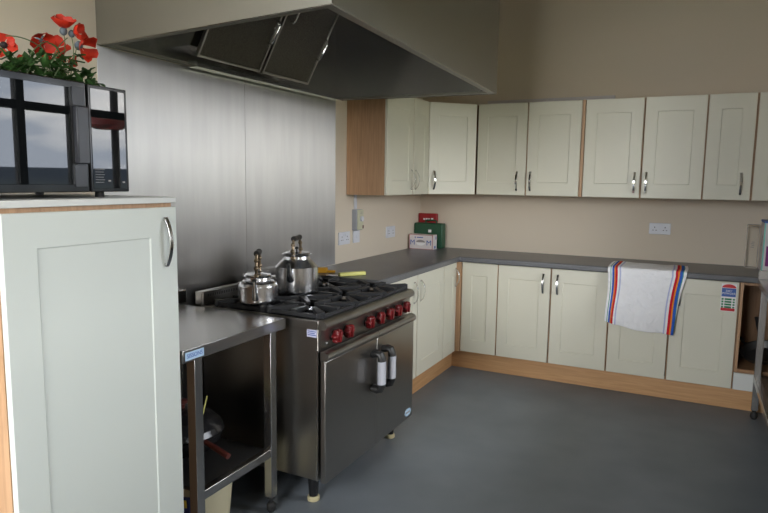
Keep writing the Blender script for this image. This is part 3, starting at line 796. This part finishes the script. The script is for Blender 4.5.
kettle('smaller squat aluminium kettle at the front left of the hob', (.405, -2.868, KZ), math.radians(-60), .088,
       [(.083, 0), (.090, .004), (.092, .012), (.091, .080), (.086, .092), (.074, .100), (.058, .104), (.056, .116), (.066, .120), (.067, .124), (.060, .126), (0, .1265)],
       None, [(.062, .1268), (.060, .130), (.03, .134), (0, .136)],
       [(.080, .030, .017), (.104, .036, .015), (.116, .060, .012), (.121, .100, .0095), (.130, .122, .010)], (.128, .232), .050, .1355)
kettle('larger aluminium kettle with a sloping shoulder, behind the squat one on the hob', (.402, -2.545, KZ), math.radians(-72), .110,
       [(.104, 0), (.109, .004), (.110, .012), (.110, .131), (.108, .1335), (.068, .171), (.066, .184), (.076, .190), (.077, .195), (.068, .197), (0, .1975)],
       None, [(.068, .1978), (.064, .202), (.03, .207), (0, .209)],
       [(.098, .075, .020), (.120, .082, .018), (.134, .105, .0135), (.138, .140, .011), (.152, .168, .011)], (.178, .276), .062, .2085)

# ------------------------------------------------------------------ knife and spatula on the worktop
t = thing('knife', 'knife with a yellow-green handle lying on the worktop end behind the hob', 'knife', (.40, -1.85, .9105))
def bar(p, q, w0, w1, z0, z1):
    p, q = Vector((*p, 0)), Vector((*q, 0)); d_ = (q - p).normalized(); s_ = Vector((-d_.y, d_.x, 0)); g = MB()
    pts = [p - s_ * w0, q - s_ * w1, q + s_ * w1, p + s_ * w0]
    g.hexa([Vector((a.x, a.y, z0)) for a in pts] + [Vector((a.x, a.y, z1)) for a in pts]); return g
bar((.315, -1.972), (.415, -1.825), .014, .018, .911, .934).build('handle', M['yellow'], t, .005)
bar((.235, -1.990), (.313, -1.972), .016, .014, .914, .917).build('blade', M['blade'], t)
t = thing('spatula', 'flat amber wooden spatula behind the yellow-handled knife', 'spatula', (.2, -1.85, .9105))
bar((.045, -1.93), (.17, -1.87), .036, .022, .9105, .942).build('blade', M['amber'], t, .004)
bar((.17, -1.87), (.215, -1.85), .014, .010, .911, .926).build('handle', M['amber'], t, .003)

# ------------------------------------------------------------------ sockets, timer
def socket(label, fr, a0, a1, z0, z1, double=True, name='wall_socket', group=None, cat='socket'):
    t = thing(name, label, cat, tuple(fr.p((a0 + a1) / 2, 0, (z0 + z1) / 2)), group)
    MB().box((a0, .0005, z0), (a1, .011, z1), fr).build('faceplate', M['socket'], t, .003)
    cs = [a0 + (a1 - a0) * .26, a0 + (a1 - a0) * .74] if double else [(a0 + a1) / 2]
    w_, h_ = a1 - a0, z1 - z0
    if cat == 'socket':
        for c in cs:
            g = MB()
            for (da, dz, sa, sz) in ((0, .018, .003, .005), (-.011, -.004, .0045, .0025), (.011, -.004, .0045, .0025)):
                g.box((c + da - sa, .0111, (z0 + z1) / 2 - .008 + dz - sz), (c + da + sa, .0116, (z0 + z1) / 2 - .008 + dz + sz), fr)
            g.build('pin_holes', M['socketdk'], t, smooth=False)
        for c in ([(a0 + a1) / 2 - .010, (a0 + a1) / 2 + .010] if double else []):
            MB().box((c - .006, .0112, z1 - .032), (c + .006, .0145, z1 - .012), fr).build('rocker_switch', M['socket'], t, .001)
    else:
        MB().box(((a0 + a1) / 2 - .009, .0112, (z0 + z1) / 2 - .013), ((a0 + a1) / 2 + .009, .015, (z0 + z1) / 2 + .013), fr).build('rocker_switch', M['socket'], t, .001)
LW = Fr((0, 0), (0, 1), (1, 0)); BW = Fr((0, 0), (1, 0), (0, -1))
socket('white double socket on the left wall, nearest the steel splashback', LW, -1.458, -1.305, 1.038, 1.128, group='white wall sockets')
socket('small white switch plate below the timer on the left wall', LW, -1.252, -1.160, 1.037, 1.127, False, 'wall_switch', None, 'switch')
socket('white double socket on the left wall near the red and green cases', LW, -.711, -.552, 1.032, 1.124, group='white wall sockets')
socket('white double socket on the back wall under the wall cabinets', BW, 1.916, 2.068, 1.113, 1.199, group='white wall sockets')
t = thing('wall_timer', 'grey and beige timer switch box mounted on the left wall under the wall cabinet', 'timer', (.03, -1.19, 1.13))
MB().box((.0005, -1.262, 1.131), (.040, -1.172, 1.283)).build('casing', M['timergrey'], t, .004)
MB().box((.0405, -1.258, 1.135), (.050, -1.174, 1.281)).build('front_cover', M['timer'], t, .004)
MB().lathe([(.020, 0), (.019, .012), (0, .013)], (.0502, -1.210, 1.215), 20, (1, 0, 0)).build('dial', M['socket'], t)
MB().box((.0502, -1.190, 1.143), (.0515, -1.175, 1.166)).build('indicator_window', M['redhandle'], t)
g = MB()
for k in range(2): g.box((.0502, -1.225 + .004 * k, 1.252 + .010 * k), (.0507, -1.195, 1.255 + .010 * k))
g.build('timer_print', M['print_grey'], t, smooth=False)
tag(MB().box((.0005, -1.238, 1.285), (.016, -1.213, 1.3885)).build('cable_conduit', M['socket'], None, .002), 'short white conduit running up from the timer to the wall cabinet', 'conduit')

# ------------------------------------------------------------------ boxes in the corner
t = thing('first_aid_case', 'flat red plastic case with white lettering standing behind the green case', 'case', (.10, -.045, .911))
MB().box((.002, -.052, .911), (.176, -.008, 1.208)).build('shell', M['redcase'], t, .006)
g = MB()
for k, (x0, x1, z0, z1) in enumerate(((.050, .070, 1.150, 1.164), (.074, .092, 1.152, 1.166), (.096, .112, 1.152, 1.165), (.124, .146, 1.152, 1.168))): g.box((x0, -.0527, z0), (x1, -.0522, z1))
g.build('white_marks', M['print_white'], t, smooth=False)
t = thing('first_aid_case', 'green plastic carry case in the corner, in front of the red case', 'case', (.13, -.10, .911))
MB().box((.004, -.150, .911), (.272, -.065, 1.128)).build('shell', M['greencase'], t, .010, seg=3)
MB().tube([(.098, -.108, 1.128), (.100, -.108, 1.146), (.112, -.108, 1.152), (.188, -.108, 1.152), (.200, -.108, 1.146), (.202, -.108, 1.128)], .007, 10).build('handle', M['greencase'], t)
MB().box((.142, -.1555, 1.048), (.170, -.1508, 1.072)).build('catch', M['print_white'], t, .001)
t = thing('glove_box', 'white carton with blue M letters in front of the green case', 'box', (.15, -.23, .911))
MB().box((.020, -.285, .911), (.240, -.190, 1.036)).build('carton', M['card'], t, .002)
cb = t.children[-1]
g = MB(); y0, y1 = -.2860, -.2853
for a in ((.020, .240, .911, .915), (.020, .240, 1.032, 1.036), (.020, .026, .915, 1.032), (.234, .240, .915, 1.032)): g.box((a[0], y0, a[2]), (a[1], y1, a[3]))
g.build('pink_border', M['cardedge'], cb, smooth=False)
text('lettering', 'M', .062, (.052, -.2864, .966), (1, 0, 0), (0, 0, 1), M['print_blue'], cb)
text('lettering', 'M', .062, (.204, -.2864, .966), (1, 0, 0), (0, 0, 1), M['print_blue'], cb)
g = MB(); g.extrude([(.128 + .042 * math.cos(2 * PI * k / 24), -.2853, .966 + .024 * math.sin(2 * PI * k / 24)) for k in range(24)], (0, -.0006, 0)); g.build('opening_panel', M['print_white'], cb, smooth=False)
g = MB(); g.extrude([(.128 + .042 * math.cos(PI * k / 12), -.2860, .970 + .022 * math.sin(PI * k / 12)) for k in range(13)], (0, -.0006, 0)); g.build('opening_slot', M['print_grey'], cb, smooth=False)
g = MB(); g.box((.072, -.286, 1.004), (.081, -.2853, 1.018)); g.box((.092, -.286, 1.008), (.150, -.2853, 1.016)); g.build('blue_marks', M['print_blue'], cb, smooth=False)
g = MB(); g.box((.2402, -.250, .92), (.2408, -.22, .94)); g.box((.2402, -.222, .995), (.2408, -.205, 1.02)); g.build('end_marks', M['print_blue'], cb, smooth=False)

# ------------------------------------------------------------------ tea towel
bm = bmesh.new(); uvl = bm.loops.layers.uv.new('UVMap')
NU, NV = 56, 60
LT = .33
grid = []
def towel_pt(u, v):
    # v: arc length from the back edge; top part lies on the worktop, then over the edge and down
    wl = .378 + .048 * u + .022 * math.sin(PI * u)
    tot = LT + wl; s_ = v * tot
    xl = 1.703 + (2.205 - 1.703) * u
    back = .03 * (1 - u) + .012 * math.sin(u * 9)
    e = .012
    if s_ < LT - .02:
        y = -.285 + back * (1 - s_ / LT) - s_; z = .9125 + .005 * (1 + math.sin(u * 16 + s_ * 20)) * .35; x = xl + .012 * math.sin(s_ * 9) * (u - .5)
    else:
        d = s_ - (LT - .02); yb = -.285 - (LT - .02); 
        if d < .035:
            a = d / .035 * PI / 2; y = yb - .022 * math.sin(a); z = .9145 - .022 * (1 - math.cos(a)); x = xl
        else:
            h = d - .035; k = h / (tot - LT)
            y = yb - .022 - .004 - .010 * k * (1 + .9 * math.sin(u * 13 + 1.2) * k) - .010 * k * math.cos(u * 4.2); z = .8925 - h; x = xl
            x = xl - (.045 * u - .004) * k - .010 * k * math.sin(PI * u)
            x += .006 * math.sin(k * 5 + u * 3)
            y -= .009 * k * math.sin(20 * abs(u - .52) - 7 * k + .6) * min(1, k * 4)
            y -= .014 * k ** .5 * noise.noise((u * 7, k * 3.2 + u * 4, 3.3)) * min(1, k * 5)
            if u > .955: y += (u - .955) * .5 * k; x -= (u - .955) * .7 * k
    return (x, y, z)
for j in range(NV + 1):
    grid.append([bm.verts.new(towel_pt(i / NU, j / NV)) for i in range(NU + 1)])
for j in range(NV):
    for i in range(NU):
        f_ = bm.faces.new([grid[j][i], grid[j][i + 1], grid[j + 1][i + 1], grid[j + 1][i]])
        for l, (a, b_) in zip(f_.loops, ((i, j), (i + 1, j), (i + 1, j + 1), (i, j + 1))): l[uvl].uv = (a / NU, b_ / NV)
m = MB(); m.bm = bm
tw = m.build('tea_towel', M['towel'], None, solid=.0022, sub=1, fix=False)
tag(tw, 'white tea towel with red and blue striped edges draped over the worktop', 'tea towel')

# ------------------------------------------------------------------ right-hand steel table, carton, clear pack, pans
t = thing('steel_table', 'stainless steel table at the right edge of the photo, partly cut off', 'table', (2.95, -2.3, 0))
SX0, SX1, SA, SB = 2.612, 3.235, -3.6, -.612
MB().box((SX0, SA, .862), (SX1, SB, .902)).build('tabletop', M['steel'], t, .004)
MB().box((SX0, SB - .02, .9025), (SX1, SB, .958)).build('upstand', M['steel'], t, .002)
MB().box((SX1 - .02, SA, .9025), (SX1, SB - .021, .958)).build('upstand', M['steel'], t, .002)
for x in (SX0 + .018, SX1 - .06):
    for y in (SB - .085, (SA + SB) / 2, SA + .03):
        lg = MB().box((x, y, .06), (x + .038, y + .038, .8615)).build('leg', M['steel'], t, .002)
        MB().lathe([(.017, .0595), (.012, .05), (.021, .034), (.021, .012), (.013, .0005)], (x + .019, y + .019, 0), 16).build('foot', M['rubber'], lg)
for y0, y1 in ((SB - .086 - 1.40, SB - .087), (SA + .07, (SA + SB) / 2 - .001)):
    MB().box((SX0 + .018, y0 + .02, .250), (SX0 + .056, y1, .290)).build('shelf_rail', M['steel'], t, .002)
MB().box((SX0 + .058, SA + .04, .272), (SX1 - .062, SB - .05, .288)).build('shelf', M['steel'], t, smooth=False)

t = thing('carton', 'white and purple carton standing on the worktop at the right edge', 'box', (2.8, -.22, .911))
MB().box((2.648, -.335, .911), (2.95, -.095, 1.252)).build('box', M['card'], t, .002)
cb = t.children[-1]
MB().box((2.646, -.337, 1.2445), (2.952, -.093, 1.258)).build('blue_lid_edge', M['print_blue'], t, .001)
g = MB(); g.box((2.648, -.3362, .911), (2.656, -.3355, 1.244)); g.box((2.656, -.3362, .911), (2.95, -.3355, .925)); g.build('turquoise_border', M['print_teal'], cb, smooth=False)
MB().box((2.668, -.3364, .955), (2.94, -.3355, 1.09)).build('purple_print', M['print_purple'], cb, smooth=False)
g = MB()
for k in range(2): g.box((2.6472, -.262 + k * .018, 1.085), (2.6478, -.252 + k * .018, 1.16 - k * .01))
g.build('side_print', M['print_grey'], cb, smooth=False)
t = thing('plastic_container', 'pale see-through plastic container against the back wall beside the white carton', 'container', (2.605, -.09, .911))
MB().box((2.566, -.135, .911), (2.640, -.045, 1.205)).build('body', M['clear'], t, .006)
MB().box((2.564, -.137, 1.206), (2.642, -.043, 1.218)).build('lid', M['clear'], t, .003)
cl = t.children[-1]
g = MB()
for k in range(4): g.box((2.590 + .006 * (k % 2), -.1362, 1.06 + k * .012), (2.612, -.1355, 1.064 + k * .012))
g.build('container_print', M['print_grey'], t, smooth=False)

PZ = .2865
def pan(label, c, R_, ax, ha, hl, m, hm):
    t = thing('frying_pan', label, 'pan', c, 'pans in the open cabinet')
    MB().lathe([(R_ * .75, 0), (R_ * .8, .003), (R_, .045), (R_ + .004, .046), (R_ - .006, .044), (R_ * .76, .006), (0, .005)], c, 36, ax).build('pan', M[m], t)
    C_ = Vector(c) + Vector(ax).normalized() * .042; d_ = Vector(ha).normalized()
    MB().tube([C_ + d_ * R_ * 1.0, C_ + d_ * (R_ + hl * .5) + Vector((0, 0, .012)), C_ + d_ * (R_ + hl) + Vector((0, 0, .02))], [.008, .012, .013], 10).build('handle', M[hm], t)
pan('grey steel frying pan tilted at the front of the open cabinet', (2.700, -.385, PZ + .062), .135, (-.22, -.32, 1), (-.1, .55, .5), .12, 'darksteel', 'blackpl')
pan('black frying pan lying flat at the bottom of the open cabinet', (2.72, -.20, PZ + .001), .15, (0, 0, 1), (-.45, -.25, .25), .05, 'enamel', 'blackpl')
t = thing('saucepan', 'black lidded saucepan at the back of the open cabinet', 'saucepan', (3.02, -.20, PZ))
MB().lathe([(.10, .0005), (.105, .006), (.105, .155), (.11, .156), (.10, .162), (.04, .178), (0, .180)], (3.02, -.20, PZ), 32).build('pot', M['enamel'], t)
MB().tube([(2.93, -.26, PZ + .145), (2.86, -.30, PZ + .19), (2.80, -.33, PZ + .225)], [.009, .013, .014], 10).build('handle', M['blackpl'], t)
MB().lathe([(.008, .1805), (.008, .195), (.02, .20), (.018, .21), (0, .212)], (3.02, -.20, PZ), 16).build('lid_knob', M['blackpl'], t)

# ------------------------------------------------------------------ daylight
W = D.worlds.new('overcast_sky'); bpy.context.scene.world = W; W.use_nodes = True
nt = W.node_tree; N = nt.nodes; L = nt.links; bg = N['Background']
tc = N.new('ShaderNodeTexCoord'); sp = N.new('ShaderNodeSeparateXYZ'); L.new(tc.outputs['Generated'], sp.inputs[0])
mp = N.new('ShaderNodeMapping'); mp.inputs['Scale'].default_value = (1, 1, 4.5); L.new(tc.outputs['Generated'], mp.inputs[0])
n = N.new('ShaderNodeTexNoise'); n.inputs['Scale'].default_value = 3.2; n.inputs['Detail'].default_value = 7; L.new(mp.outputs[0], n.inputs['Vector'])
cr = N.new('ShaderNodeValToRGB'); cr.color_ramp.elements[0].position = .40; cr.color_ramp.elements[0].color = (.42, .47, .55, 1)
cr.color_ramp.elements[1].position = .60; cr.color_ramp.elements[1].color = (1.0, .985, .95, 1); L.new(n.outputs['Fac'], cr.inputs['Fac'])
hz = N.new('ShaderNodeValToRGB'); e = hz.color_ramp.elements
e[0].position = .5; e[0].color = (.05, .065, .03, 1); e[1].position = .505; e[1].color = (0, 0, 0, 1)
ma = N.new('ShaderNodeMath'); ma.operation = 'GREATER_THAN'; ma.inputs[1].default_value = .012; L.new(sp.outputs['Z'], ma.inputs[0])
gr = N.new('ShaderNodeMix'); gr.data_type = 'RGBA'; L.new(ma.outputs[0], gr.inputs[0])
hl = N.new('ShaderNodeMapRange'); hl.inputs['From Min'].default_value = -.12; hl.inputs['From Max'].default_value = .0; L.new(sp.outputs['Z'], hl.inputs[0])
gc = N.new('ShaderNodeMix'); gc.data_type = 'RGBA'; gc.inputs[6].default_value = (.16, .17, .10, 1); gc.inputs[7].default_value = (.035, .045, .06, 1); L.new(hl.outputs[0], gc.inputs[0])
L.new(gc.outputs[2], gr.inputs[6]); L.new(cr.outputs[0], gr.inputs[7]); L.new(gr.outputs[2], bg.inputs[0]); bg.inputs[1].default_value = 9.0
for i, (y0, y1, z0, z1) in enumerate(WINS):
    la = D.lights.new('window_portal', 'AREA'); la.shape = 'RECTANGLE'; la.size = z1 - z0; la.size_y = y1 - y0; la.cycles.is_portal = True
    lo = D.objects.new('window_portal', la); COL.objects.link(lo); lo.location = (XR + .12, (y0 + y1) / 2, (z0 + z1) / 2); lo.rotation_euler = (0, PI / 2, 0)

la = D.lights.new('window_portal', 'AREA'); la.shape = 'RECTANGLE'; la.size = FW[1] - FW[0]; la.size_y = FW[3] - FW[2]; la.cycles.is_portal = True  # portal for the window added behind the camera
lo = D.objects.new('window_portal', la); COL.objects.link(lo); lo.location = ((FW[0] + FW[1]) / 2, YF - .12, (FW[2] + FW[3]) / 2); lo.rotation_euler = (PI / 2, 0, 0)

sc = bpy.context.scene
sc.view_settings.view_transform = 'Standard'; sc.view_settings.look = 'None'; sc.view_settings.exposure = 1.3; sc.view_settings.gamma = 1
sc.cycles.max_bounces = 10; sc.cycles.diffuse_bounces = 5; sc.cycles.glossy_bounces = 5; sc.cycles.transparent_max_bounces = 12
sc.cycles.use_denoising = True; sc.cycles.sample_clamp_indirect = 8; sc.cycles.caustics_reflective = False
